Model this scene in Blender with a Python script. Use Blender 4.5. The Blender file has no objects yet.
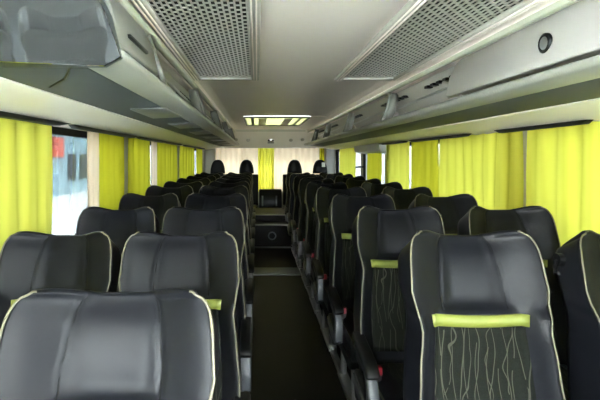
import bpy, bmesh, math, random
from mathutils import Vector, Matrix
random.seed(7)
S = bpy.context.scene
C = S.collection
PI = math.pi

# ------------------------------------------------------------------ settings
ZC = 1.25            # camera height over the aisle floor
CX = -0.24           # camera offset from the centre line
FPX = 470.0          # focal length in pixels of a 600 px wide frame
HALF = 1.20          # half width of the cabin
YF, YR = -3.2, 9.0   # front and rear wall
ZTOP = ZC + 0.50     # ceiling

# ------------------------------------------------------------------ materials
def newmat(name):
    m = bpy.data.materials.new(name); m.use_nodes = True
    nt = m.node_tree
    return m, nt, nt.nodes['Principled BSDF'], nt.nodes['Material Output']

def plain(name, col, rough=0.5, metal=0.0, noise=0.06, scale=30.0, bump=0.0, spec=0.5):
    m, nt, b, out = newmat(name)
    N, L = nt.nodes, nt.links
    tc = N.new('ShaderNodeTexCoord')
    nz = N.new('ShaderNodeTexNoise'); nz.inputs['Scale'].default_value = scale; nz.inputs['Detail'].default_value = 3
    L.new(tc.outputs['Object'], nz.inputs['Vector'])
    mx = N.new('ShaderNodeMix'); mx.data_type = 'RGBA'
    mx.inputs[6].default_value = (*[c * (1 - noise) for c in col], 1)
    mx.inputs[7].default_value = (*[min(1, c * (1 + noise)) for c in col], 1)
    L.new(nz.outputs['Fac'], mx.inputs[0]); L.new(mx.outputs[2], b.inputs['Base Color'])
    b.inputs['Roughness'].default_value = rough; b.inputs['Metallic'].default_value = metal
    b.inputs['Specular IOR Level'].default_value = spec
    if bump:
        bp = N.new('ShaderNodeBump'); bp.inputs['Strength'].default_value = bump; bp.inputs['Distance'].default_value = 0.002
        L.new(nz.outputs['Fac'], bp.inputs['Height']); L.new(bp.outputs['Normal'], b.inputs['Normal'])
    return m

def cloth(name, c1, c2, trans=0.6, streak=14.0):
    """thin curtain cloth: part of the daylight passes through it"""
    m, nt, b, out = newmat(name)
    N, L = nt.nodes, nt.links
    tc = N.new('ShaderNodeTexCoord'); mp = N.new('ShaderNodeMapping')
    mp.inputs['Scale'].default_value = (streak, streak, 0.8)
    nz = N.new('ShaderNodeTexNoise'); nz.inputs['Scale'].default_value = 1.0; nz.inputs['Detail'].default_value = 2
    L.new(tc.outputs['Object'], mp.inputs['Vector']); L.new(mp.outputs['Vector'], nz.inputs['Vector'])
    mx = N.new('ShaderNodeMix'); mx.data_type = 'RGBA'
    mx.inputs[6].default_value = (*c1, 1); mx.inputs[7].default_value = (*c2, 1)
    L.new(nz.outputs['Fac'], mx.inputs[0])
    d = N.new('ShaderNodeBsdfDiffuse'); t = N.new('ShaderNodeBsdfTranslucent')
    L.new(mx.outputs[2], d.inputs['Color']); L.new(mx.outputs[2], t.inputs['Color'])
    ms = N.new('ShaderNodeMixShader'); ms.inputs[0].default_value = trans
    L.new(d.outputs[0], ms.inputs[1]); L.new(t.outputs[0], ms.inputs[2])
    L.new(ms.outputs[0], out.inputs['Surface'])
    return m

def glassmat(name, tint=(0.93, 0.97, 0.96)):
    m, nt, b, out = newmat(name)
    N, L = nt.nodes, nt.links
    t = N.new('ShaderNodeBsdfTransparent'); t.inputs['Color'].default_value = (*tint, 1)
    g = N.new('ShaderNodeBsdfGlossy'); g.inputs['Roughness'].default_value = 0.02
    lw = N.new('ShaderNodeLayerWeight'); lw.inputs['Blend'].default_value = 0.5
    pw = N.new('ShaderNodeMath'); pw.operation = 'POWER'; pw.inputs[1].default_value = 5.0; L.new(lw.outputs['Facing'], pw.inputs[0])
    ma = N.new('ShaderNodeMath'); ma.operation = 'MULTIPLY_ADD'; ma.inputs[1].default_value = 0.7; ma.inputs[2].default_value = 0.02; L.new(pw.outputs[0], ma.inputs[0])
    ms = N.new('ShaderNodeMixShader')
    L.new(ma.outputs[0], ms.inputs[0]); L.new(t.outputs[0], ms.inputs[1]); L.new(g.outputs[0], ms.inputs[2])
    L.new(ms.outputs[0], out.inputs['Surface'])
    return m

def fabricmat():
    """dark seat fabric with pale wandering threads"""
    m, nt, b, out = newmat('seat_fabric')
    N, L = nt.nodes, nt.links
    tc = N.new('ShaderNodeTexCoord'); sp = N.new('ShaderNodeSeparateXYZ')
    L.new(tc.outputs['Object'], sp.inputs[0])
    def math_(op, a, c=None, d=None):
        n = N.new('ShaderNodeMath'); n.operation = op
        for i, v in enumerate((a, c, d)):
            if v is None: continue
            if isinstance(v, (int, float)): n.inputs[i].default_value = v
            else: L.new(v, n.inputs[i])
        return n.outputs[0]
    # along-the-seat coordinate mixes z (backrest) and y (cushion)
    run = math_('SUBTRACT', sp.outputs['Z'], sp.outputs['Y'])
    total = None
    for k, (fr, amp, sc, wd) in enumerate(((22, 0.9, 7, 0.060), (17, 1.1, 10, 0.048), (27, 0.8, 5, 0.066))):
        cb = N.new('ShaderNodeCombineXYZ')
        L.new(math_('MULTIPLY', sp.outputs['X'], 0.9), cb.inputs[0]); L.new(run, cb.inputs[1]); cb.inputs[2].default_value = 3.7 * k
        nz = N.new('ShaderNodeTexNoise'); nz.inputs['Scale'].default_value = sc; nz.inputs['Detail'].default_value = 1
        L.new(cb.outputs[0], nz.inputs['Vector'])
        ph = math_('ADD', math_('MULTIPLY', sp.outputs['X'], fr), math_('MULTIPLY', nz.outputs['Fac'], amp * 2))
        tri = math_('ABSOLUTE', math_('SUBTRACT', math_('FRACT', ph), 0.5))
        line = math_('LESS_THAN', tri, wd * 0.5)
        nz2 = N.new('ShaderNodeTexNoise'); nz2.inputs['Scale'].default_value = 9; L.new(cb.outputs[0], nz2.inputs['Vector'])
        line = math_('MULTIPLY', line, math_('GREATER_THAN', nz2.outputs['Fac'], 0.40))
        total = line if total is None else math_('MAXIMUM', total, line)
    weave = N.new('ShaderNodeTexNoise'); weave.inputs['Scale'].default_value = 300
    L.new(tc.outputs['Object'], weave.inputs['Vector'])
    base = N.new('ShaderNodeMix'); base.data_type = 'RGBA'
    base.inputs[6].default_value = (0.003, 0.0035, 0.0025, 1); base.inputs[7].default_value = (0.008, 0.009, 0.0065, 1)
    L.new(weave.outputs['Fac'], base.inputs[0])
    mx = N.new('ShaderNodeMix'); mx.data_type = 'RGBA'
    L.new(total, mx.inputs[0]); L.new(base.outputs[2], mx.inputs[6]); mx.inputs[7].default_value = (0.040, 0.040, 0.030, 1)
    L.new(mx.outputs[2], b.inputs['Base Color']); b.inputs['Roughness'].default_value = 0.9
    b.inputs['Specular IOR Level'].default_value = 0.15
    return m

M = {}
M['leather'] = plain('charcoal_leather', (0.0064, 0.0067, 0.0088), 0.36, noise=0.10, scale=55, bump=0.05, spec=0.115)
M['fabric'] = fabricmat()
M['strip'] = plain('lime_leather', (0.13, 0.15, 0.022), 0.5, noise=0.08)
M['piping'] = plain('pale_piping', (0.100, 0.090, 0.055), 0.5, noise=0.08)
M['shell'] = plain('black_plastic', (0.0035, 0.0037, 0.004), 0.45, spec=0.25)
M['grey_plastic'] = plain('grey_plastic', (0.15, 0.155, 0.16), 0.42)
M['arm_grey'] = plain('armrest_grey', (0.075, 0.08, 0.088), 0.4)
M['metal'] = plain('brushed_metal', (0.45, 0.45, 0.44), 0.32, 0.9)
M['red'] = plain('red_plastic', (0.34, 0.012, 0.03), 0.35)
M['cream'] = plain('cream_plastic', (0.64, 0.595, 0.53), 0.42, noise=0.02, scale=3)
M['ceiling'] = plain('ceiling_laminate', (0.85, 0.755, 0.70), 0.45, noise=0.02, scale=2)
M['trim'] = plain('pale_trim', (0.36, 0.36, 0.28), 0.38, noise=0.02)
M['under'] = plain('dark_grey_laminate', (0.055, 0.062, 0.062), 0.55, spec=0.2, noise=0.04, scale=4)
M['rackin'] = plain('rack_grey_liner', (0.44, 0.42, 0.38), 0.5, noise=0.05)
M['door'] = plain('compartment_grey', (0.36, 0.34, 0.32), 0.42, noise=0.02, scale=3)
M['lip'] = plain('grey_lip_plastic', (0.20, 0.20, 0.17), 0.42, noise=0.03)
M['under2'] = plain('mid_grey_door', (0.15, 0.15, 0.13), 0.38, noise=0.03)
M['mirror'] = plain('polished_grey_panel', (0.13, 0.138, 0.135), 0.03, 0.85, noise=0.01)
M['perf'] = plain('perforated_grey_plate', (0.36, 0.34, 0.295), 0.42, noise=0.03)
M['ventframe'] = plain('vent_frame_grey', (0.42, 0.395, 0.35), 0.45, noise=0.02)
M['void'] = plain('vent_inside_black', (0.006, 0.006, 0.006), 0.9)
M['floor'] = plain('dark_vinyl_floor', (0.0050, 0.0036, 0.0028), 0.5, noise=0.25, scale=9, bump=0.15, spec=0.10)
M['wall'] = plain('grey_wall_panel', (0.42, 0.42, 0.39), 0.5, noise=0.03, scale=4)
M['rail'] = plain('dark_curtain_rail', (0.012, 0.013, 0.014), 0.5, spec=0.25)
M['rubber'] = plain('black_rubber', (0.002, 0.002, 0.002), 0.7, spec=0.15)
M['white'] = plain('white_paint', (0.75, 0.75, 0.72), 0.4, noise=0.02)
M['hatch'] = plain('polished_hatch', (0.75, 0.75, 0.68), 0.10, 0.7, noise=0.01)
M['yellow'] = cloth('yellow_cloth', (0.49, 0.46, 0.016), (0.62, 0.58, 0.042), 0.50)
M['lime'] = cloth('lime_cloth', (0.70, 0.67, 0.060), (0.84, 0.80, 0.13), 0.56)
M['lime_dimmed'] = cloth('dimmed_lime_cloth', (0.56, 0.54, 0.055), (0.68, 0.65, 0.12), 0.50)  # lime cloth darkened in colour so the first left curtain does not clip
M['sheer'] = cloth('pale_sheer_cloth', (0.78, 0.62, 0.43), (0.84, 0.67, 0.48), 0.62)
M['skylight'] = cloth('milky_hatch_pane', (0.13, 0.13, 0.085), (0.19, 0.19, 0.125), 0.7, 3.0)
M['glass'] = glassmat('window_glass')
M['tinted'] = glassmat('tinted_window_glass', (0.142, 0.150, 0.153))
M['rear_glass'] = glassmat('rear_window_glass', (0.17, 0.176, 0.176))
M['asphalt'] = plain('pale_concrete', (0.62, 0.61, 0.58), 0.85, noise=0.1, scale=2)
M['house'] = plain('pale_blue_render', (0.30, 0.42, 0.45), 0.8, noise=0.05, scale=1)
M['roofm'] = plain('green_grey_roof', (0.32, 0.46, 0.42), 0.7)
M['signred'] = plain('red_sign', (0.70, 0.10, 0.05), 0.5)
M['leaf'] = plain('leaf_green', (0.12, 0.26, 0.08), 0.7, noise=0.4, scale=6)
M['bark'] = plain('bark', (0.12, 0.09, 0.06), 0.9)

# ------------------------------------------------------------------ helpers
def obj(name, verts, faces, mat, parent=None, smooth=False, loc=None):
    me = bpy.data.meshes.new(name); me.from_pydata([tuple(v) for v in verts], [], faces)
    bm = bmesh.new(); bm.from_mesh(me); bmesh.ops.recalc_face_normals(bm, faces=bm.faces); bm.to_mesh(me); bm.free()
    me.materials.append(mat)
    if smooth:
        for p in me.polygons: p.use_smooth = True
    o = bpy.data.objects.new(name, me); C.objects.link(o)
    if loc is not None: o.location = loc
    if parent is not None: o.parent = parent
    return o

def bevel(o, w, seg=2, ang=35):
    md = o.modifiers.new('bevel', 'BEVEL'); md.width = w; md.segments = seg; md.limit_method = 'ANGLE'; md.angle_limit = math.radians(ang)
    for p in o.data.polygons: p.use_smooth = True
    md.harden_normals = False
    return o

class MB:
    def __init__(s): s.v = []; s.f = []
    def add(s, v, f):
        n = len(s.v); s.v += [tuple(p) for p in v]; s.f += [tuple(i + n for i in q) for q in f]; return s
    def box(s, a, b):
        x0, y0, z0 = a; x1, y1, z1 = b
        v = [(x0,y0,z0),(x1,y0,z0),(x1,y1,z0),(x0,y1,z0),(x0,y0,z1),(x1,y0,z1),(x1,y1,z1),(x0,y1,z1)]
        return s.add(v, [(3,2,1,0),(4,5,6,7),(0,1,5,4),(1,2,6,5),(2,3,7,6),(3,0,4,7)])
    def prism_y(s, prof, y0, y1):
        """closed (x,z) outline swept along Y"""
        n = len(prof)
        v = [(x, y0, z) for x, z in prof] + [(x, y1, z) for x, z in prof]
        f = [(i, (i+1) % n, n + (i+1) % n, n + i) for i in range(n)]
        f += [tuple(range(n))[::-1], tuple(range(n, 2*n))]
        return s.add(v, f)
    def prism_x(s, prof, x0, x1):
        n = len(prof)
        v = [(x0, y, z) for y, z in prof] + [(x1, y, z) for y, z in prof]
        f = [(i, (i+1) % n, n + (i+1) % n, n + i) for i in range(n)]
        f += [tuple(range(n))[::-1], tuple(range(n, 2*n))]
        return s.add(v, f)
    def tube(s, pts, r, seg=6, closed=False):
        pts = [Vector(p) for p in pts]; n = len(pts); rings = []
        prev = None
        for i, p in enumerate(pts):
            if closed: t = pts[(i+1) % n] - pts[i-1]
            else: t = pts[min(i+1, n-1)] - pts[max(i-1, 0)]
            t.normalize()
            up = prev if prev is not None else (Vector((0,0,1)) if abs(t.z) < 0.9 else Vector((0,1,0)))
            a = t.cross(up)
            if a.length < 1e-4: a = t.cross(Vector((1,0,0)))
            a.normalize(); b = a.cross(t); b.normalize(); prev = b
            rr = r[i] if isinstance(r, (list, tuple)) else r
            rings.append([p + a*math.cos(2*PI*k/seg)*rr + b*math.sin(2*PI*k/seg)*rr for k in range(seg)])
        v = [q for g in rings for q in g]; f = []
        m = n if closed else n-1
        for i in range(m):
            j = (i+1) % n
            for k in range(seg):
                f.append((i*seg+k, i*seg+(k+1) % seg, j*seg+(k+1) % seg, j*seg+k))
        if not closed:
            f.append(tuple(range(seg))[::-1]); f.append(tuple((n-1)*seg+k for k in range(seg)))
        return s.add(v, f)
    def disc(s, c, axis, r, h, seg=20):
        c = Vector(c); axis = Vector(axis).normalized()
        return s.tube([c, c + axis*h], r, seg)
    def build(s, name, mat, parent=None, smooth=False, bev=0):
        o = obj(name, s.v, s.f, mat, parent, smooth)
        if bev: bevel(o, bev)
        return o

def tag(o, label=None, cat=None, group=None, kind=None):
    if label: o['label'] = label
    if cat: o['category'] = cat
    if group: o['group'] = group
    if kind: o['kind'] = kind
    return o
def empty(name, loc=(0,0,0)):
    o = bpy.data.objects.new(name, None); C.objects.link(o); o.location = loc; o.empty_display_size = 0.1
    return o
def struct(o): o['kind'] = 'structure'; return o
def copy_tree(o, parent=None):
    c = o.copy(); C.objects.link(c)
    if parent is not None: c.parent = parent
    for ch in list(o.children): copy_tree(ch, c)
    return c
def sm(a, b, x):
    t = max(0.0, min(1.0, (x-a)/(b-a))); return t*t*(3-2*t)

# ------------------------------------------------------------------ the passenger seat
BT, BB = 1.000, 0.36        # top and bottom of the backrest
def hw(z):
    """half width of the backrest at height z"""
    K = ((0.30, 0.200), (0.52, 0.200), (0.66, 0.189), (0.755, 0.178), (0.80, 0.184), (0.86, 0.195), (0.92, 0.191), (1.05, 0.172))
    w = K[-1][1]
    for (za, wa), (zb, wb) in zip(K, K[1:]):
        if za <= z < zb: w = wa + (wb - wa)*sm(za, zb, z)
    r = 0.040
    if z > BT - r:
        t = (z - (BT - r))/r
        w -= r*0.55*(1 - math.sqrt(max(0, 1 - t*t)))
    return w
def spine(z):
    """front plane of the backrest, leaning back towards the rear (+Y)"""
    return -0.17*(BT - z)/(BT - BB) + 0.012*math.sin((z-BB)/(BT-BB)*PI*2)
def front(u, z):
    a = abs(u); h = sm(0.788, 0.814, z)
    y = spine(z)
    y -= (1-h)*0.052*sm(0.62, 1.0, a)                            # bolsters beside the fabric
    y -= h*(0.066*sm(0.25, 1.08, a)) - h*0.030   # headrest pad with wings
    sa = 0.42 + 0.45*(1 - z)                                     # stitched seams, spreading downwards
    y += 0.0075*math.exp(-((a - sa)/0.022)**2)*sm(0.78, 0.86, z)
    y += 0.010*sm(0.93, 1.0, z)**2                               # the pad rolls back at the top
    return y
def back(u, z):
    a = abs(u)
    return spine(z) + 0.092 + 0.010*a**3 - 0.012*sm(0.85, 1.0, z)
def topz(u, z):
    k = sm(0.90, 1.0, z)
    return z + k*(0.024*sm(0.25, 0.90, abs(u)) - 0.010)
US = [round(-1 + i/30, 4) for i in range(61)]
def backrest_mesh():
    zs = [BB + (0.76-BB)*i/12 for i in range(13)] + [0.775, 0.786, 0.793, 0.80, 0.807, 0.816, 0.835, 0.86, 0.89, 0.915, 0.93] + [0.945, 0.958, 0.97, 0.98, 0.988, 0.995, 1.0]
    vs = []; rows = []
    def pt(u, z, t, sh, dz, w):
        yf, yb = front(u, z), back(u, z); yc = yf + 0.016; y = yf + (yb-yf)*t
        drop = 0.060*sm(0.86, 1.0, z)*t**0.8                     # the top falls away behind the front edge
        zt = topz(u, z) - drop
        return (u*w, y + (yc-y)*sh, zt + (topz(u, z) - zt)*sh + dz)
    def ring(z, sh, dz):
        r = []; w = hw(z) - 0.006*sh; T = (0.12, 0.5, 0.88)
        for u in US: r.append(pt(u, z, 0, sh, dz, w))
        for t in T:
            p = pt(1, z, t, sh, dz, w); r.append((p[0] + 0.004*math.sin(t*PI), p[1], p[2]))
        for u in reversed(US): r.append(pt(u, z, 1, sh, dz, w))
        for t in reversed(T):
            p = pt(-1, z, t, sh, dz, w); r.append((p[0] - 0.004*math.sin(t*PI), p[1], p[2]))
        return r
    R = [ring(z, 0, 0) for z in zs]
    for th in (20, 40, 60, 75, 86):
        a = math.radians(th); R.append(ring(BT, 1 - math.cos(a), 0.007*math.sin(a)))
    n = len(R[0]); v = [p for r in R for p in r]; f = []
    for i in range(len(R)-1):
        for k in range(n):
            f.append((i*n+k, i*n+(k+1) % n, (i+1)*n+(k+1) % n, (i+1)*n+k))
    nu = len(US); last = (len(R)-1)*n
    bk = lambda k: nu + 3 + (nu-1-k)
    for base, rev in ((0, True), (last, False)):
        for k in range(nu-1):
            q = (base+k, base+k+1, base+bk(k+1), base+bk(k)); f.append(q[::-1] if rev else q)
        f.append((base+nu-1, base+nu, base+nu+1, base+nu+2, base+nu+3))
        f.append((base, base+bk(0), base+bk(0)+1, base+bk(0)+2, base+bk(0)+3))
    return v, f
def patch(u0, u1, z0, z1, nu, nz, off, th, bow=0.0):
    """a thin padded patch that follows the front of the backrest"""
    v = []; f = []
    for lay in (0, 1):
        for j in range(nz+1):
            for i in range(nu+1):
                u = u0 + (u1-u0)*i/nu; z = z0 + (z1-z0)*j/nz + bow*(abs(u)/max(abs(u0), 1e-6))**2
                v.append((u*hw(min(z, BT)), front(u, z) - off - (th if lay == 0 else 0), z))
    A = (nu+1)*(nz+1)
    for j in range(nz):
        for i in range(nu):
            a = j*(nu+1)+i; q = (a, a+1, a+nu+2, a+nu+1)
            f.append(q); f.append(tuple(A+k for k in q[::-1]))
    edge = [i for i in range(nu+1)] + [(j+1)*(nu+1)-1 for j in range(1, nz+1)] + [nz*(nu+1)+i for i in range(nu-1, -1, -1)] + [j*(nu+1) for j in range(nz-1, 0, -1)]
    for k in range(len(edge)):
        a, b = edge[k], edge[(k+1) % len(edge)]; f.append((b, a, A+a, A+b))
    return v, f
def slab(x0, x1, y0, y1, z0, z1, r=0.03, crown=0.012):
    """soft cushion block: rounded edges, slightly crowned top"""
    nx, ny = 10, 12; v = []; f = []
    def ed(t, n): return min(t, n-t)
    for lay, zz in ((0, z0), (1, z1)):
        for j in range(ny+1):
            for i in range(nx+1):
                sx = i/nx; sy = j/ny
                x = x0 + (x1-x0)*sx; y = y0 + (y1-y0)*sy
                d = min(sx*(x1-x0), (1-sx)*(x1-x0), sy*(y1-y0), (1-sy)*(y1-y0))
                z = zz
                if lay: z += crown*math.sin(PI*sx)*math.sin(PI*min(1, sy*1.1+0.05)) - (r*0.6*(1-min(1, d/r))**2)
                v.append((x, y, z))
    A = (nx+1)*(ny+1)
    for j in range(ny):
        for i in range(nx):
            a = j*(nx+1)+i; q = (a, a+1, a+nx+2, a+nx+1)
            f.append(tuple(A+k for k in q)); f.append(q[::-1])
    edge = [i for i in range(nx+1)] + [(j+1)*(nx+1)-1 for j in range(1, ny+1)] + [ny*(nx+1)+i for i in range(nx-1, -1, -1)] + [j*(nx+1) for j in range(ny-1, 0, -1)]
    for k in range(len(edge)):
        a, b = edge[k], edge[(k+1) % len(edge)]; f.append((a, b, A+b, A+a))
    return v, f

_bv, _bf = backrest_mesh()
def make_seat(aisle):
    """aisle: -1 / +1 = side of the armrest, 0 = window seat"""
    root = empty('passenger_seat')
    obj('backrest', _bv, _bf, M['leather'], root, True)
    zs = [BB + 0.02 + (0.93-BB-0.02)*i/16 for i in range(17)] + [0.945, 0.958, 0.97, 0.98, 0.988, 0.995, 1.0]
    for sd in (-1, 1):
        pts = [(sd*(hw(z)+0.001), front(1, z) - 0.001, topz(1, z)) for z in zs]
        pts += [(sd*u*hw(BT), front(u, BT) + 0.004, topz(u, BT) + 0.005) for u in (0.96, 0.92)]
        p = MB(); p.tube(pts, 0.0028, 6); p.build('piping', M['piping'], root, True)
    for sd in (-1, 1):
        p = MB(); pts = []
        for i in range(13):
            z = 0.80 + 0.2*i/12; u = sd*(0.42 + 0.45*(1 - z)); pts.append((u*hw(z), front(u, z) - 0.0005, topz(u, z)))
        p.tube(pts, 0.0020, 5); p.build('seam', M['rubber'], root, True)
    v, f = patch(-0.72, 0.72, 0.42, 0.758, 16, 14, -0.0005, 0.004, 0.0)
    obj('fabric_panel', v, f, M['fabric'], root, True)
    v, f = patch(-0.76, 0.76, 0.755, 0.787, 16, 2, 0.001, 0.005, 0.006)
    obj('accent_strip', v, f, M['strip'], root, True)['label'] = 'lime green band below the headrest'
    v, f = slab(-0.186, 0.186, -0.64, -0.15, 0.27, 0.385, 0.05, 0.02)
    cu = obj('cushion', v, f, M['leather'], root, True)
    v, f = slab(-0.13, 0.13, -0.60, -0.17, 0.375, 0.392, 0.02, 0.018)
    obj('fabric_panel', v, f, M['fabric'], cu, True)
    for s in (-1, 1):
        q = MB(); q.tube([(s*0.184, -0.16, 0.374), (s*0.184, -0.45, 0.374), (s*0.182, -0.60, 0.370), (s*0.168, -0.635, 0.362)], 0.004, 6)
        q.build('piping', M['piping'], cu, True)
    b = MB(); b.box((-0.19, -0.58, 0.205), (0.19, -0.17, 0.268)); b.build('seat_base', M['shell'], root, bev=0.012)
    # moulded shell behind the backrest with a pocket lip
    n = MB(); pr = []
    for z in (0.34, 0.45, 0.60, 0.75): pr.append((z, spine(z) + 0.088))
    vv = []; ff = []
    for z, y in pr:
        w = hw(z) - 0.012
        vv += [(-w, y-0.01, z), (w, y-0.01, z), (w*0.94, y+0.012, z), (-w*0.94, y+0.012, z)]
    for i in range(len(pr)-1):
        for k in range(4): ff.append((i*4+k, i*4+(k+1) % 4, i*4+4+(k+1) % 4, i*4+4+k))
    ff += [(3,2,1,0), tuple(len(vv)-4+k for k in range(4))]
    obj('back_shell', vv, ff, M['shell'], root)
    for x in (-0.15, 0.15):
        l = MB(); l.tube([(x, -0.24, 0.21), (x, -0.22, 0.03)], 0.018, 8); l.tube([(x, -0.52, 0.21), (x, -0.54, 0.03)], 0.018, 8)
        l.box((x-0.025, -0.58, 0.0), (x+0.025, -0.16, 0.03)); l.build('leg', M['metal'], root)
    # folded hinge disc on each side
    for s in (-1, 1):
        h = MB(); h.disc((s*0.178, -0.145, 0.36), (s, 0, 0), 0.035, 0.020, 16); h.build('hinge_cover', M['shell'], root, bev=0.004)
    if aisle:
        s = aisle; x = s*0.209
        a = MB()
        path = [(-0.13, 0.28), (-0.36, 0.25), (-0.42, 0.28), (-0.435, 0.34), (-0.42, 0.40), (-0.38, 0.445), (-0.16, 0.475)]
        inner = [(-0.16, 0.44), (-0.35, 0.41), (-0.375, 0.38), (-0.38, 0.345), (-0.37, 0.31), (-0.34, 0.295), (-0.13, 0.325)]
        a.prism_x(path + inner, x - 0.020, x + 0.020)
        ar = a.build('armrest', M['arm_grey'], root, bev=0.006)
        d = MB(); d.prism_x([(-0.14, 0.472), (-0.36, 0.440), (-0.415, 0.418), (-0.425, 0.433), (-0.41, 0.455), (-0.36, 0.476), (-0.14, 0.505)], x - 0.026, x + 0.026)
        d.build('arm_pad', M['shell'], ar, bev=0.01)
        c = MB(); c.prism_x([(-0.43, 0.28), (-0.30, 0.22), (-0.14, 0.22), (-0.11, 0.30), (-0.13, 0.34), (-0.36, 0.31)], x - 0.012, x + 0.022)
        c.build('side_cover', M['shell'], root, bev=0.008)
        k = MB(); k.box((x - s*0.045 - 0.012, -0.328, 0.37), (x - s*0.045 + 0.010, -0.310, 0.400)); k.build('buckle_stalk', M['shell'], root)
        r = MB(); r.box((x - s*0.045 - 0.014, -0.332, 0.398), (x - s*0.045 + 0.012, -0.306, 0.430)); r.build('belt_buckle', M['red'], root, bev=0.004)
    return root

proto_left, proto_right, proto_window = make_seat(+1), make_seat(-1), make_seat(0)
used = set()
def place(proto, x, y, top, label, wx=1.0):
    o = proto if proto.name not in used else copy_tree(proto)
    used.add(proto.name)
    o.location = (x, y, 0.0); k = top/1.018
    o.scale = (wx, 1, k)
    tag(o, label, 'seat', 'reclining passenger seats in double rows')
    return o
ORD = ['first', 'second', 'third', 'fourth', 'fifth', 'sixth', 'seventh', 'eighth', 'ninth', 'tenth']
DROP_L = [-0.275, -0.264, -0.248, -0.232, -0.222]
for k in range(10):
    y = 0.98 + 0.70*k; top = ZC + DROP_L[min(k, 4)]
    n = ORD[k] + (' and largest' if k == 0 else '')
    place(proto_left, -0.505 if k else -0.535, y, top, 'charcoal aisle seat, %s from the camera, left of the aisle' % n, 1.04 if k else 1.09)
    if k: place(proto_window, -0.935, y, top, 'charcoal leather window seat, %s from the camera along the left curtains' % ORD[k-1])
place(proto_left, -0.505, -0.42, ZC - 0.25, 'charcoal aisle seat seen only as a reflection in the polished rack end', 1.0)
place(proto_window, -0.935, -0.42, ZC - 0.25, 'charcoal window seat seen only as a reflection in the polished rack end', 1.0)
for k in range(9):
    y = 1.430 + 0.7275*k; top = ZC - 0.222
    n = ORD[k] + (' and largest' if k == 0 else '')
    place(proto_right, 0.400, y, top, 'dark seat with lime band, %s from the camera right of the aisle' % n)
    w_ = place(proto_window, 0.900, y, top, 'dark window seat, %s from the camera along the right curtains' % ORD[k])
    if k == 0: first_right = w_

hk = MB(); hk.disc((-0.192, 0.03, 0.925), (-1, 0, 0), 0.020, 0.018, 14); hk.tube([(-0.208, 0.03, 0.925), (-0.216, 0.028, 0.905), (-0.222, 0.015, 0.885), (-0.222, 0.0, 0.89)], 0.006, 6)
hk.build('coat_hook', M['shell'], first_right)
# ------------------------------------------------------------------ rear bench: seats with dome headrests
def make_rear(head):
    root = empty('rear_bench_seat')
    b = MB(); w = 0.215
    v, f = slab(-w, w, -0.50, -0.02, 0.28, 0.42, 0.04, 0.02); obj('cushion', v, f, M['leather'], root, True)
    p = MB(); p.prism_x([(-0.06, 0.40), (-0.10, 0.60), (-0.05, 0.80), (0.02, 0.94), (0.07, 0.96), (0.11, 0.94), (0.11, 0.40)], -w, w)
    p.build('backrest', M['leather'], root, bev=0.03)
    q = MB(); q.box((-0.19, -0.46, 0.02), (0.19, 0.08, 0.28)); q.build('seat_base', M['shell'], root, bev=0.01)
    if head:
        n = 18; m = 9; vs = []; fs = []
        for j in range(m+1):
            t = j/m
            for i in range(n):
                a = 2*PI*i/n
                rr = math.sin(PI*(0.06 + 0.94*t)/1.0*0.5 + 0) if t < 1 else 1
                zt = 0.97 + 0.25*(1 - (1 - math.cos(PI*0.5*t)))
                ww = 0.135*math.sin(PI*0.5*t)**0.75 if t > 0 else 0.012
                vs.append((ww*math.cos(a), 0.05 + 0.055*max(0.1, math.sin(PI*0.5*t)**0.75)*math.sin(a), zt))
        for j in range(m):
            for i in range(n): fs.append((j*n+i, j*n+(i+1) % n, (j+1)*n+(i+1) % n, (j+1)*n+i))
        fs += [tuple(range(n)), tuple(m*n+i for i in range(n))[::-1]]
        h = obj('headrest', vs, fs, M['leather'], root, True)
    return root
rb = make_rear(True); rc = make_rear(False)
RT = ['rear bench seat with grey dome headrest beside the left rear pillar', 'rear bench seat with dome headrest just left of the aisle end',
      'rear bench seat with dome headrest just right of the aisle end', 'rear bench seat with dome headrest bearing a white tag, by the right pillar']
for i, x in enumerate((-0.95, -0.43, 0.44, 0.90)):
    o = rb if i == 0 else copy_tree(rb)
    o.location = (x, 8.45, 0.0); tag(o, RT[i], 'seat', 'rear bench seats')
    if i == 3:
        t = MB(); t.box((0.025, -0.012, 1.09), (0.085, -0.004, 1.17)); t.build('head_tag', M['white'], o)['label'] = 'white paper tag'
rc.scale = (0.95, 1, 0.72); rc.location = (0.0, 8.45, 0.0); tag(rc, 'low middle rear seat without headrest at the end of the aisle', 'seat', 'rear bench seats')
for x in (-0.15, 0.11):
    s_ = MB(); s_.tube([(x, -0.11, 0.80), (x, -0.085, 0.72), (x, -0.10, 0.55)], 0.014, 6); s_.build('seat_belt', M['grey_plastic'], rc)

# ------------------------------------------------------------------ the setting
f = MB(); f.box((-HALF, YF, -0.06), (HALF, YR, 0.0)); struct(f.build('floor', M['floor']))
# ceiling: flat middle with gently falling edges down to the rack trim
prof = [(-0.66, 1.69), (-0.645, 1.72), (-0.62, 1.742), (-0.56, ZTOP), (0.56, ZTOP), (0.62, 1.742), (0.645, 1.72), (0.66, 1.69), (1.25, 1.69), (1.25, 1.85), (-1.25, 1.85), (-1.25, 1.69)]
HY0, HY1, HXW = 5.62, 6.98, 0.40
f = MB(); f.prism_y(prof, YF, HY0); f.prism_y(prof, HY1, YR)
f.prism_y([(-1.25, 1.69)] + prof[:4] + [(-HXW, ZTOP), (-HXW, 1.85), (-1.25, 1.85)], HY0, HY1)
f.prism_y([(HXW, ZTOP)] + prof[5:10] + [(HXW, 1.85)], HY0, HY1); ce = struct(f.build('ceiling', M['ceiling']))
for p in ce.data.polygons: p.use_smooth = False

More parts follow.
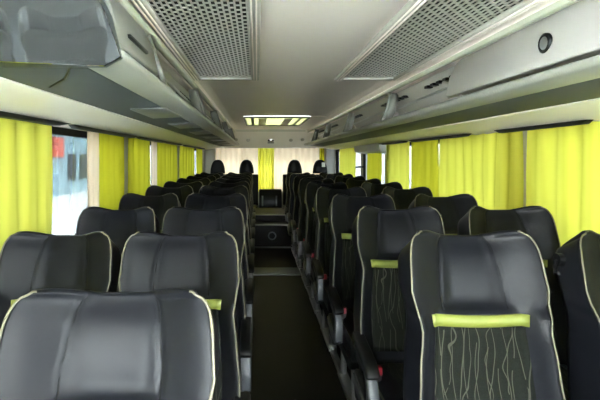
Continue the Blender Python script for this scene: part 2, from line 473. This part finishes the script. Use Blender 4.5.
WINS = {'left': [(-3.0, -0.1), (0.0, 3.22), (3.38, 5.42), (5.60, 8.2)], 'right': [(-3.0, -0.1), (0.0, 2.42), (2.66, 5.0), (6.5, 8.6)]}  # first window on each side is unseen, enlarged to let in more daylight
DOOR = (5.12, 6.38)
SILL, HEAD = 0.62, 1.40
nwin = 0
for side, s in (('left', -1), ('right', 1)):
    w = MB(); x0, x1 = sorted((s*HALF, s*(HALF + 0.06)))
    w.box((x0, YF, -0.06), (x1, YR, SILL) if side == 'left' else (x1, DOOR[0], SILL))
    if side == 'right': w.box((x0, DOOR[1], -0.06), (x1, YR, SILL))
    w.box((x0, -0.1, HEAD), (x1, YR, 1.85)); w.box((x0, YF, 1.66), (x1, -0.1, 1.85)); w.box((x0, YF, HEAD), (x1, -3.0, 1.66))
    ys = [YF] + [q for a in sorted(WINS[side] + ([DOOR] if side == 'right' else [])) for q in a] + [YR]
    for i in range(0, len(ys), 2): w.box((x0, ys[i], SILL), (x1, ys[i+1], HEAD))
    struct(w.build('wall_' + side, M['wall']))
    for (a, b) in WINS[side]:
        nwin += 1
        fr = MB(); t = 0.035; HEAD = 1.66 if a < -1 else 1.40; xa, xb = sorted((s*(HALF + 0.005), s*(HALF + 0.05)))
        fr.box((xa, a, SILL), (xb, b, SILL+t)); fr.box((xa, a, HEAD-t), (xb, b, HEAD))
        fr.box((xa, a, SILL+t), (xb, a+t, HEAD-t)); fr.box((xa, b-t, SILL+t), (xb, b, HEAD-t))
        wn = struct(fr.build('window_%d' % nwin, M['rubber']))
        pn = MB(); xp = s*(HALF+0.03); pn.box((min(xp, xp+s*0.005), a+t, SILL+t), (max(xp, xp+s*0.005), b-t, HEAD-t)); pn.build('pane', M['glass' if a < -1 else 'tinted'], wn)
# front wall with the windscreen
def cross_wall(name, y, zlo, zhi, xw, winname):
    global nwin
    w = MB(); y0, y1 = sorted((y, y + (0.06 if y > 0 else -0.06)))
    w.box((-1.26, y0, -0.06), (1.26, y1, zlo)); w.box((-1.26, y0, zhi), (1.26, y1, 1.85))
    w.box((-1.26, y0, zlo), (-xw, y1, zhi)); w.box((xw, y0, zlo), (1.26, y1, zhi)); struct(w.build(name, M['wall']))
    nwin += 1; t = 0.03
    fr = MB(); a0, a1 = y0 + 0.008, y1 - 0.008
    fr.box((-xw, a0, zlo), (xw, a1, zlo+t)); fr.box((-xw, a0, zhi-t), (xw, a1, zhi)); fr.box((-xw, a0, zlo+t), (-xw+t, a1, zhi-t)); fr.box((xw-t, a0, zlo+t), (xw, a1, zhi-t))
    wn = struct(fr.build('window_%d' % nwin, M['rubber']))
    p = MB(); m = (y0+y1)/2; p.box((-xw+t, m-0.003, zlo+t), (xw-t, m+0.003, zhi-t)); p.build('pane', M['glass' if y < 0 else 'rear_glass'], wn)
cross_wall('wall_front', YF, 0.45, 1.70, 1.14, 'windscreen')
cross_wall('wall_rear', YR, 0.62, 1.46, 1.06, 'rear window')

# the mid door on the right
fr = MB(); xa, xb = 1.205, 1.255; a, b = DOOR
fr.box((xa, a, 0.0), (xb, a+0.20, HEAD)); fr.box((xa, b-0.13, 0.0), (xb, b, HEAD)); fr.box((xa, a+0.20, 1.33), (xb, b-0.13, HEAD)); fr.box((xa, a+0.20, 0.0), (xb, b-0.13, 0.75))
dr = struct(fr.build('door_1', M['white']))
g = MB(); g.box((1.225, a+0.20, 0.75), (1.231, b-0.13, 1.33)); g.build('pane', M['tinted'], dr)
g = MB(); g.box((1.19, b-0.13, 0.4), (1.206, b-0.05, 1.36)); g.build('gasket', M['rubber'], dr)
g = MB(); g.tube([(1.20, b-0.02, 1.13), (1.15, b-0.02, 1.13), (1.15, b+0.22, 1.12), (1.20, b+0.22, 1.12)], 0.012, 8); g.build('grab_handle', M['shell'], dr)
# panel over the door
f = MB(); f.prism_y([(1.10, 1.33), (1.20, 1.30), (1.20, 1.43), (1.08, 1.43)], DOOR[0]-0.02, DOOR[1]+0.05); struct(f.build('trim_1', M['wall']))
# unseen partition added to keep front light off the right seats
f = MB(); f.box((0.12, -0.62, 0.0), (1.19, -0.58, 1.46)); struct(f.build('wall_light_blocker', M['shell'], bev=0.01))
# rear corner pillars
for s, nme in ((-1, 'trim_2'), (1, 'trim_3')):
    f = MB(); x0, x1 = sorted((s*1.02, s*1.2)); f.box((x0, 8.62, 0.0), (x1, 9.0, 1.44)); struct(f.build(nme, M['wall'], bev=0.02))
# window posts standing between the curtains on the left
for i, (y0, y1) in enumerate(((3.22, 3.38), (5.42, 5.60))):
    f = MB(); f.box((-1.2, y0, 0.6), (-1.165, y1, 1.41)); struct(f.build('trim_%d' % (4+i), M['wall'], bev=0.01))
# floor rails, cross strips and the rear steps
for i, x in enumerate((-0.34, 0.25)):
    f = MB(); f.prism_y([(x-0.02, 0.0), (x-0.016, 0.022), (x+0.016, 0.022), (x+0.02, 0.0)], -0.5, 6.5); struct(f.build('trim_%d' % (6+i), M['metal']))
f = MB(); f.box((-0.32, 5.0, 0.0), (0.23, 5.32, 0.012)); struct(f.build('trim_8', M['grey_plastic'], bev=0.004))
f = MB(); f.box((-0.335, 6.53, 0.0), (0.235, 6.95, 0.325)); f.box((-0.335, 6.95, 0.0), (0.235, 7.95, 0.41)); struct(f.build('trim_9', M['floor'], bev=0.008))
for i, (y, z) in enumerate(((6.522, 0.0), (6.522, 0.31), (6.942, 0.40))):
    f = MB(); f.box((-0.335, y-0.012, z), (0.235, y+0.02, z+0.020)); struct(f.build('trim_%d' % (10+i), M['grey_plastic'], bev=0.003))
r = MB(); r.tube([(-0.03 + 0.05*math.cos(a), 6.5225, 0.17 + 0.05*math.sin(a)) for a in [2*PI*i/20 for i in range(20)]], 0.009, 6, True)
rg = r.build('pull_ring', M['grey_plastic'], None, True); tag(rg, 'metal pull ring on the dark riser at the end of the aisle', 'ring')

# ------------------------------------------------------------------ ceiling vents (real perforations)
def vent(s, label):
    root = empty('ceiling_vent', (s*0.425, 1.85, ZTOP)); root.location.z = 1.730
    W, Y0, Y1 = 0.305, -1.05, 0.95                    # local extents
    nx, ny = 16, 44
    v = []; f = []
    cw, ch = W/nx, (Y1-Y0)/ny
    def quad(x0, y0, x1, y1):
        n = len(v); v.extend([(x0, y0, 0), (x1, y0, 0), (x1, y1, 0), (x0, y1, 0)]); f.append((n, n+1, n+2, n+3))
    for i in range(nx):
        x0 = -W/2 + i*cw; sh = ch*0.5 if i % 2 else 0
        if sh: quad(x0, Y0, x0+cw, Y0+sh); quad(x0, Y1-sh, x0+cw, Y1)
        for j in range(ny - (1 if sh else 0)):
            y0 = Y0 + j*ch + sh; n = len(v)
            hx, hy, q = cw*0.17, ch*0.10, cw*0.22
            out = [(x0, y0), (x0+cw, y0), (x0+cw, y0+ch), (x0, y0+ch)]
            inn = [(x0+hx, y0+hy), (x0+cw-hx, y0+hy), (x0+cw-hx, y0+ch-hy), (x0+hx, y0+ch-hy)]
            v += [(a, b, 0) for a, b in out] + [(a, b, 0) for a, b in inn] + [(a, b, 0.003) for a, b in inn]
            for k in range(4):
                k2 = (k+1) % 4
                f.append((n+k, n+k2, n+4+k2, n+4+k)); f.append((n+4+k, n+4+k2, n+8+k2, n+8+k))
    obj('perforated_grille', v, f, M['perf'], root)
    fr = MB(); o = 0.045
    def bar(a, b): fr.box(a, b)
    bar((-W/2-o, Y0-o, -0.012), (-W/2, Y1+o, 0.006)); bar((W/2, Y0-o, -0.012), (W/2+o, Y1+o, 0.006))
    bar((-W/2, Y0-o, -0.012), (W/2, Y0, 0.006)); bar((-W/2, Y1, -0.012), (W/2, Y1+o, 0.006))
    fr.build('frame', M['ventframe'], root, bev=0.006)
    rd = MB()
    for x in (-W/2-0.03, -W/2-0.014, W/2+0.014, W/2+0.03): rd.box((x-0.003, Y0-o, -0.018), (x+0.003, Y1+0.02, -0.010))
    rd.build('ridge', M['ceiling'], root, bev=0.002)
    bk = MB(); bk.box((-W/2-0.02, Y0-0.02, 0.014), (W/2+0.02, Y1+0.02, 0.018)); bk.build('duct_dark_sheet', M['void'], root)  # black sheet stands in for the unlit depth of the duct
    tag(root, label, 'vent', 'perforated ceiling vents')
    return root
vent(-1, 'long perforated grey air vent in the ceiling, the one nearer the mirrored panel')
vent(1, 'long perforated grey air vent in the ceiling, the one nearer the round lock')
# roof hatch
root = empty('roof_hatch', (0.0, 6.3, ZTOP)); tag(root, 'shiny framed roof hatch in the ceiling before the rear beam', 'hatch')
fr = MB(); w, l = 0.40, 0.68
fr.box((-w, -l, -0.02), (w, -l+0.05, 0.0)); fr.box((-w, l-0.05, -0.02), (w, l, 0.0)); fr.box((-w, -l+0.05, -0.02), (-w+0.02, l-0.05, 0)); fr.box((w-0.02, -l+0.05, -0.02), (w, l-0.05, 0))
fr.build('frame', M['shell'], root, bev=0.004)
p = MB(); p.box((-w+0.02, -l+0.05, -0.012), (-w+0.085, l-0.05, -0.001)); p.box((w-0.085, -l+0.05, -0.012), (w-0.02, l-0.05, -0.001)); p.build('side_panel', M['skylight'], root)
p = MB(); p.box((-w+0.12, -l+0.05, -0.012), (w-0.12, l-0.05, -0.001)); p.build('hatch_panel', M['skylight'], root)
p = MB(); p.box((-0.22, -0.50, -0.022), (-0.12, 0.5, -0.012)); p.build('handle_recess', M['perf'], root, bev=0.004)
p = MB(); p.box((0.10, -0.50, -0.022), (0.20, 0.5, -0.012)); p.build('handle_recess', M['perf'], root, bev=0.004)
p = MB(); p.box((-w+0.085, -l+0.05, -0.009), (-w+0.12, l-0.05, -0.001)); p.box((w-0.12, -l+0.05, -0.009), (w-0.085, l-0.05, -0.001)); p.build('slot', M['void'], root)

# ------------------------------------------------------------------ rear beam
f = MB(); f.prism_x([(8.05, 1.745), (8.20, 1.715), (8.45, 1.60), (8.62, 1.47), (8.66, 1.435), (9.0, 1.435), (9.0, 1.75)], -1.2, 1.2)
struct(f.build('trim_13', M['cream'], bev=0.012))
f = MB(); f.prism_x([(8.12, 1.737), (8.16, 1.715), (8.20, 1.712), (8.20, 1.735)], -0.6, 0.6); struct(f.build('trim_14', M['trim']))
cam_ = empty('reversing_camera', (0.01, 8.50, 1.545)); tag(cam_, 'small black camera on the beam over the rear curtain', 'camera')
p = MB(); p.box((-0.055, -0.03, 0.0), (0.055, 0.05, 0.07)); p.build('housing', M['shell'], cam_, bev=0.006)
p = MB(); p.disc((0, -0.028, 0.04), (0, -1, 0), 0.025, 0.012, 12); p.build('lens', M['metal'], cam_)
p = MB(); p.box((-0.06, -0.04, -0.03), (0.06, 0.01, -0.012)); p.build('bracket', M['shell'], cam_)
for i, (x, z, lb) in enumerate(((-0.62, 1.585, 'left end of the rear beam'), (-0.40, 1.575, 'rear beam between the camera and the left end'), (0.37, 1.575, 'rear beam just right of the camera'), (0.58, 1.585, 'rear beam near the right rack'))):
    p = MB(); p.disc((x, 8.47, z), (0, -0.75, -0.6), 0.035, 0.012, 16); o = p.build('round_nozzle', M['perf'], None, bev=0.003)
    tag(o, 'small round grey air nozzle on the ' + lb, 'nozzle', 'air nozzles on the rear beam')

# ------------------------------------------------------------------ luggage racks
def rack(s, y0, doors, opens, label):
    """profile in (a,z), a = distance from the centre line"""
    R = empty('luggage_rack', (s*0.9, y0, 1.43)); L0 = Vector(R.location)
    ye = 7.65
    def P(prof, ya, yb, name, mat, bev=0, parent=R):
        m = MB(); m.prism_y([(s*a - L0.x, z - L0.z) for a, z in prof], ya - L0.y, yb - L0.y)
        o = m.build(name, mat, parent, bev=bev); return o
    P([(0.527, 1.459), (0.522, 1.470), (0.527, 1.482), (0.55, 1.487), (0.575, 1.483), (0.615, 1.470), (0.615, 1.4485), (0.545, 1.452)], y0, ye, 'shelf_lip', M['lip'], 0.004)
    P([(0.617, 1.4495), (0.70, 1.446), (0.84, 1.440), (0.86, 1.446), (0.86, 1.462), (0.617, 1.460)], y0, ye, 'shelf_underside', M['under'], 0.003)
    P([(0.842, 1.4365), (0.90, 1.434), (1.02, 1.424), (1.09, 1.408), (1.13, 1.402), (1.195, 1.402), (1.195, 1.468), (0.862, 1.468)], y0 - 1.6 if s < 0 else y0, 8.6, 'shelf_cove', M['cream'], 0.004)
    P([(0.84, 1.47), (1.19, 1.47), (1.19, 1.69), (0.70, 1.69), (0.76, 1.60)], y0 + 0.02, ye, 'rack_back', M['rackin'])
    P([(0.600, 1.690), (0.602, 1.672), (0.616, 1.668), (0.632, 1.676), (0.645, 1.689)], y0, ye + 0.2, 'top_trim', M['trim'], 0.003)
    # service strip with reading lights on the underside
    for q in range(8):
        yy = y0 + 0.85 + q*0.78
        if yy > ye - 0.3 or s > 0: break
        P([(0.60, 1.4505), (0.60, 1.445), (0.74, 1.4385), (0.74, 1.444)], yy, yy + 0.40, 'service_panel', M['grey_plastic'], 0.004)
    # closed compartment doors
    for (a, b) in doors:
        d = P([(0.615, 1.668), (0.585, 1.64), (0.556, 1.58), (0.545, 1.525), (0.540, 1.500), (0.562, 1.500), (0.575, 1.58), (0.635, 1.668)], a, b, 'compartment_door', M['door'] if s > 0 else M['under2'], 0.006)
        if s < 0:
            m = MB(); m.box((-0.553 - L0.x, 1.12 - L0.y, 1.536 - L0.z), (-0.540 - L0.x, 1.30 - L0.y, 1.546 - L0.z)); m.build('door_handle', M['shell'], d, bev=0.003)
            continue
        m = MB(); ly = b - 0.66
        m.tube([(s*0.551 - L0.x, ly + 0.022*math.cos(t) - L0.y, 1.565 + 0.022*math.sin(t) - L0.z) for t in [2*PI*i/18 for i in range(18)]], 0.007, 6, True)
        m.build('lock_ring', M['shell'], d, True)
        m = MB(); m.disc((s*0.558 - L0.x, ly - L0.y, 1.565 - L0.z), (-s, 0, 0), 0.018, 0.012, 14); m.build('door_lock', M['metal'], d)
    # dividers between the openings: rounded plates with a moulded edge
    for (a, b) in opens:
        za, zb = 1.488, 1.668
        def face(z):
            t = (z-za)/(zb-za); return s*(0.545 + 0.06*t**1.3) - L0.x
        hoop = [(a+b-y_, z_) for y_, z_ in [(b-0.16, 1.664), (b-0.10, 1.660), (b-0.045, 1.642), (b-0.012, 1.605), (b, 1.56), (b-0.012, 1.522), (b-0.035, 1.498), (b-0.06, 1.488)]]
        m = MB(); m.tube([(face(z), y - L0.y, z - L0.z) for y, z in hoop], 0.011, 8); skip = s > 0 and a < 2.0
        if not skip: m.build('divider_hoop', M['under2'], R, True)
        m = MB(); zz = [z for y, z in hoop]
        outer = [(face(z), y - L0.y, z - L0.z) for y, z in hoop]; inn = [(s*(0.60 + 0.05*(z-za)/(zb-za)) - L0.x, y - L0.y, z - L0.z) for y, z in hoop]
        k = len(hoop); vv = outer + inn + [(p[0], p[1] - 0.008, p[2] + 0.0015) for p in outer] + [(p[0], p[1] - 0.008, p[2] + 0.0015) for p in inn]; ff = []
        for i in range(k-1):
            ff += [(i, i+1, k+i+1, k+i), (2*k+i+1, 2*k+i, 3*k+i, 3*k+i+1), (i+1, i, 2*k+i, 2*k+i+1), (k+i, k+i+1, 3*k+i+1, 3*k+i)]
        ff += [(0, k, 3*k, 2*k), (k-1, 3*k-1, 4*k-1, 2*k-1)]
        m.add(vv, ff)
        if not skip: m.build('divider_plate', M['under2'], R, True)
        m = MB(); m.tube([(s*0.60 - L0.x, a + 0.05 - L0.y, 1.56 - L0.z), (s*0.60 - L0.x, b - 0.06 - L0.y, 1.545 - L0.z)], 0.006, 6); m.build('guard_rail', M['metal'], R, True)
        m = MB(); m.tube([(s*0.66 - L0.x, a + 0.05 - L0.y, 1.50 - L0.z), (s*0.64 - L0.x, a + 0.16 - L0.y, 1.57 - L0.z), (s*0.63 - L0.x, a + 0.22 - L0.y, 1.60 - L0.z)], 0.010, 6); m.build('brace', M['rackin'], R, True)
        for i in range(7):
            yy = a + 0.14 + i*0.085
            m = MB(); m.box((min(s*0.70, s*0.74) - L0.x, yy - 0.022 - L0.y, 1.638 - L0.z), (max(s*0.70, s*0.74) - L0.x, yy + 0.022 - L0.y, 1.652 - L0.z)); m.build('rail_clip', M['shell'], R)
    tag(R, label, 'luggage rack', 'overhead luggage racks')
    return R, L0, P
LOP = [(1.50, 2.66), (2.72, 3.90), (4.0, 5.2), (5.3, 6.4), (6.5, 7.5)]
ROP = [(1.97, 2.84), (2.90, 4.12), (4.20, 5.42), (5.50, 6.55), (6.65, 7.5)]
Rl, Ll, Pl = rack(-1, 1.0, [(1.02, 1.44)], LOP, 'overhead luggage rack over the left seats with a mirrored end panel')
Rr, Lr, Pr = rack(1, 0.1, [(0.12, 1.95)], ROP, 'overhead luggage rack over the right seats with closed door and round lock')
# mirrored end panel of the left rack, leaning forward at the top
m = MB(); tl = math.tan(math.radians(20))
prof = [(-1.19, 1.440), (-0.56, 1.442), (-0.525, 1.462), (-0.548, 1.55), (-0.60, 1.66), (-0.64, 1.69), (-1.19, 1.69)]
def end_panel(name, mat, off, th):
    fy = lambda x, z: 0.995 + (x+0.525)*0.248 - (z-1.44)*tl + off
    v = [(x - Ll.x, fy(x, z) - Ll.y, z - Ll.z) for x, z in prof] + [(x - Ll.x, (fy(x, z) + th if th else 0.999) - Ll.y, z - Ll.z) for x, z in prof]
    m = MB(); n = len(prof); m.add(v, [tuple(range(n)), tuple(range(n, 2*n))[::-1]] + [(i, (i+1) % n, n+(i+1) % n, n+i) for i in range(n)])
    return m.build(name, mat, Rl)
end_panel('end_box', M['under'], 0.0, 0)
end_panel('mirrored_end_panel', M['mirror'], -0.008, 0.008)['label'] = 'polished end panel reflecting the seats'
m = MB(); m.tube([(-0.64 - Ll.x, 1.0 - Ll.y, 1.4475 - Ll.z), (-0.665 - Ll.x, 1.06 - Ll.y, 1.4462 - Ll.z), (-0.71 - Ll.x, 1.15 - Ll.y, 1.4442 - Ll.z), (-0.80 - Ll.x, 1.27 - Ll.y, 1.4405 - Ll.z)], 0.003, 5)
m.build('panel_joint', M['shell'], Rl)

# ------------------------------------------------------------------ curtains and rail covers
def curtain(name, s, y0, y1, folds, amp, mat, label, group, zt=1.398, zb=0.66, xin=1.15, seed=0, flare=0.0, ends=0.0):
    rnd = random.Random(seed); n = max(24, int(folds*10)); m = 14
    ph = rnd.random()*6; v = []; f = []
    wob = [rnd.uniform(0.6, 1.4) for _ in range(int(folds)+3)]
    for j in range(m+1):
        t = j/m; z = zt + (zb-zt)*t
        for i in range(n+1):
            u = i/n; y = y0 + (y1-y0)*u + flare*t*(u-0.5)
            k = u*folds; a = wob[int(k)]*(1-(k % 1)) + wob[int(k)+1]*(k % 1)
            x = xin + amp*a*math.sin(2*PI*k + ph + 0.25*math.sin(t*3+k))*(0.75+0.35*t) + 0.004*math.sin(9*u+5*t)
            x = max(1.146, min(x, 1.192))
            v.append((s*x, y, z + (0.003*math.sin(2*PI*k*1.0+1) if j == 0 else 0)))
    for j in range(m):
        for i in range(n): f.append((j*(n+1)+i, j*(n+1)+i+1, (j+1)*(n+1)+i+1, (j+1)*(n+1)+i))
    o = obj('curtain', v, f, mat, None, True)
    return tag(o, label, 'curtain', group)
GL, GR = 'curtains along the left windows', 'curtains along the right windows'
LX = [ # y0, y1, folds, amp, material, label
 (0.45, 2.10, 11, 0.012, 'lime_dimmed', 'wide flat lime curtain beside the first left window seat'),
 (2.54, 2.70, 2, 0.014, 'sheer', 'narrow pale curtain edge right of the bare window gap'),
 (2.70, 3.24, 5, 0.020, 'yellow', 'yellow pleated curtain just behind the bare window gap'),
 (3.36, 4.02, 4, 0.020, 'yellow', 'yellow curtain beyond the first grey window post on the left'),
 (4.02, 4.26, 2, 0.012, 'sheer', 'pale sheer strip between two left yellow curtains'),
 (4.28, 4.82, 3, 0.022, 'yellow', 'yellow curtain right of the pale sheer strip on the left'),
 (4.84, 5.42, 3, 0.022, 'yellow', 'yellow curtain at the second grey window post on the left'),
 (5.66, 6.85, 5, 0.022, 'yellow', 'wide yellow curtain beyond the second post on the left'),
 (7.10, 7.90, 4, 0.022, 'yellow', 'last yellow curtain on the left before the rear pillar')]
for i, (a, b, fo, am, mt, lb) in enumerate(LX): curtain('curtain', -1, a, b, fo, am, M[mt], lb, GL, seed=i+1)
RX = [
 (0.45, 2.42, 12, 0.014, 'lime', 'wide lime curtain at the right edge behind the first window seat'),
 (2.46, 3.585, 8, 0.012, 'lime', 'pale lime curtain behind the second right window seat'),
 (3.62, 4.235, 4, 0.020, 'yellow', 'gathered lime curtain right of the narrow daylight gap'),
 (4.28, 5.04, 4, 0.012, 'lime', 'pale yellow curtain beside the right side door'),
 (6.62, 7.90, 7, 0.020, 'lime', 'lime curtain between the side door and the rear pillar')]
curtain('curtain', 1, 5.28, 5.95, 5, 0.010, M['yellow'], 'small bright curtain drawn over part of the side door pane', GR, zt=1.31, zb=0.8, xin=1.165, seed=77)
for i, (a, b, fo, am, mt, lb) in enumerate(RX): curtain('curtain', 1, a, b, fo, am, M[mt], lb, GR, seed=i+30)
# rear curtains: two pale sheets and a gathered middle
def rear_curtain(x0, x1, folds, amp, mat, label, seed, yb=8.86):
    rnd = random.Random(seed); n = int(folds*10); m = 10; v = []; f = []
    for j in range(m+1):
        t = j/m; z = 1.433 - (1.433-0.62)*t
        for i in range(n+1):
            u = i/n; k = u*folds
            v.append((x0 + (x1-x0)*u, yb + amp*math.sin(2*PI*k + seed) * (0.8+0.3*math.sin(k*1.7)), z))
    for j in range(m):
        for i in range(n): f.append((j*(n+1)+i, j*(n+1)+i+1, (j+1)*(n+1)+i+1, (j+1)*(n+1)+i))
    tag(obj('curtain', v, f, mat, None, True), label, 'curtain', 'curtains over the rear window')
rear_curtain(-1.02, -0.20, 8, 0.010, M['sheer'], 'bright pale sheer over the left half of the rear window', 1)
rear_curtain(-0.22, 0.08, 5, 0.022, M['lime'], 'gathered lime curtain in the middle of the rear window', 2, 8.80)
rear_curtain(0.06, 0.95, 8, 0.010, M['sheer'], 'bright pale sheer over the right half of the rear window', 3)
rear_curtain(0.93, 1.02, 2, 0.014, M['yellow'], 'narrow yellow strip at the right edge of the rear window', 4, 8.82)
# dark rail covers over each curtain
def rail(s, a, b, label):
    m = MB(); n = 10; pr = []
    x0, x1 = sorted((s*1.075, s*1.112))
    L = b - a
    m.prism_x([(a, 1.404), (a + 0.04*L, 1.388), (b - 0.08*L, 1.386), (b, 1.404)], x0, x1)
    o = m.build('curtain_rail', M['rail'], None, bev=0.004); tag(o, label, 'curtain rail', 'dark curtain rails under the racks')
for a, b, lb in ((0.5, 2.12, 'dark curtain rail over the wide flat lime curtain on the left'), (2.16, 3.30, 'dark curtain rail over the bare window gap'),
                 (3.36, 5.3, 'dark curtain rail past the first grey window post on the left'), (5.5, 7.6, 'dark curtain rail past the second post on the left')): rail(-1, a, b, lb)
for a, b, lb in ((1.88, 2.62, 'dark curtain rail over the fold at the right edge curtain'), (2.95, 4.1, 'dark curtain rail over the pale lime curtain on the right'),
                 (4.2, 5.0, 'dark curtain rail over the pale curtain by the side door')): rail(1, a, b, lb)

# ------------------------------------------------------------------ outside
f = MB(); f.box((-60, -60, -1.2), (60, 60, -1.1)); struct(f.build('ground', M['asphalt']))
b = empty('building', (-14, 34, -1.1)); tag(b, 'pale blue building seen through the bare left window gap', 'building')
p = MB(); p.box((-9, -12, 0), (1.5, 14, 4.2)); p.build('wall', M['house'], b)
p = MB(); p.prism_y([(-9.6, 4.2), (2.2, 4.2), (2.2, 4.5), (-3.5, 6.0), (-9.6, 4.6)], -12.5, 14.5); p.build('roof', M['roofm'], b)
p = MB(); p.box((1.52, -6.0, 2.4), (1.7, -4.6, 3.6)); p.build('sign', M['signred'], b)
for yy in (-10, -7.9, -3.6, -1.5, 0.6, 3.0):
    p = MB(); p.box((1.5, yy, 0.9), (1.56, yy+1.3, 2.6)); p.build('window', M['under'], b)

# ------------------------------------------------------------------ light
W = bpy.data.worlds.new('sky'); S.world = W; W.use_nodes = True
nt = W.node_tree; bg = nt.nodes['Background']
tc = nt.nodes.new('ShaderNodeTexCoord'); sp = nt.nodes.new('ShaderNodeSeparateXYZ'); cr = nt.nodes.new('ShaderNodeValToRGB')
nt.links.new(tc.outputs['Generated'], sp.inputs[0]); nt.links.new(sp.outputs['Z'], cr.inputs[0]); nt.links.new(cr.outputs[0], bg.inputs['Color'])
cr.color_ramp.elements[0].position = 0.0; cr.color_ramp.elements[0].color = (1.0, 0.985, 0.97, 1)
cr.color_ramp.elements[1].position = 0.8; cr.color_ramp.elements[1].color = (0.62, 0.80, 1.0, 1)
bg.inputs['Strength'].default_value = 3.2
def light(name, kind, loc, rot, energy, col, **kw):
    l = bpy.data.lights.new(name, kind); l.energy = energy; l.color = col
    for k, v in kw.items(): setattr(l, k, v)
    o = bpy.data.objects.new(name, l); C.objects.link(o); o.location = loc; o.rotation_euler = rot
    return o
light('sun', 'SUN', (0, 0, 20), (math.radians(40), 0, math.radians(160)), 7.0, (1.0, 0.95, 0.86), angle=math.radians(8))

# ------------------------------------------------------------------ camera
cd = bpy.data.cameras.new('camera'); cd.sensor_width = 36; cd.lens = FPX/600*36
cd.shift_x = 43/600; cd.shift_y = -42/600; cd.clip_start = 0.02
co = bpy.data.objects.new('camera', cd); C.objects.link(co)
co.location = (CX, 0, ZC); co.rotation_euler = (PI/2, 0, 0); S.camera = co
S.view_settings.view_transform = 'Standard'; S.view_settings.look = 'None'; S.view_settings.gamma = 1
S.view_settings.use_curve_mapping = False
S.view_settings.exposure = 4.7
S.cycles.max_bounces = 14; S.cycles.diffuse_bounces = 8; S.cycles.glossy_bounces = 5; S.cycles.transparent_max_bounces = 12
S.cycles.sample_clamp_indirect = 6.0
S.cycles.use_denoising = True
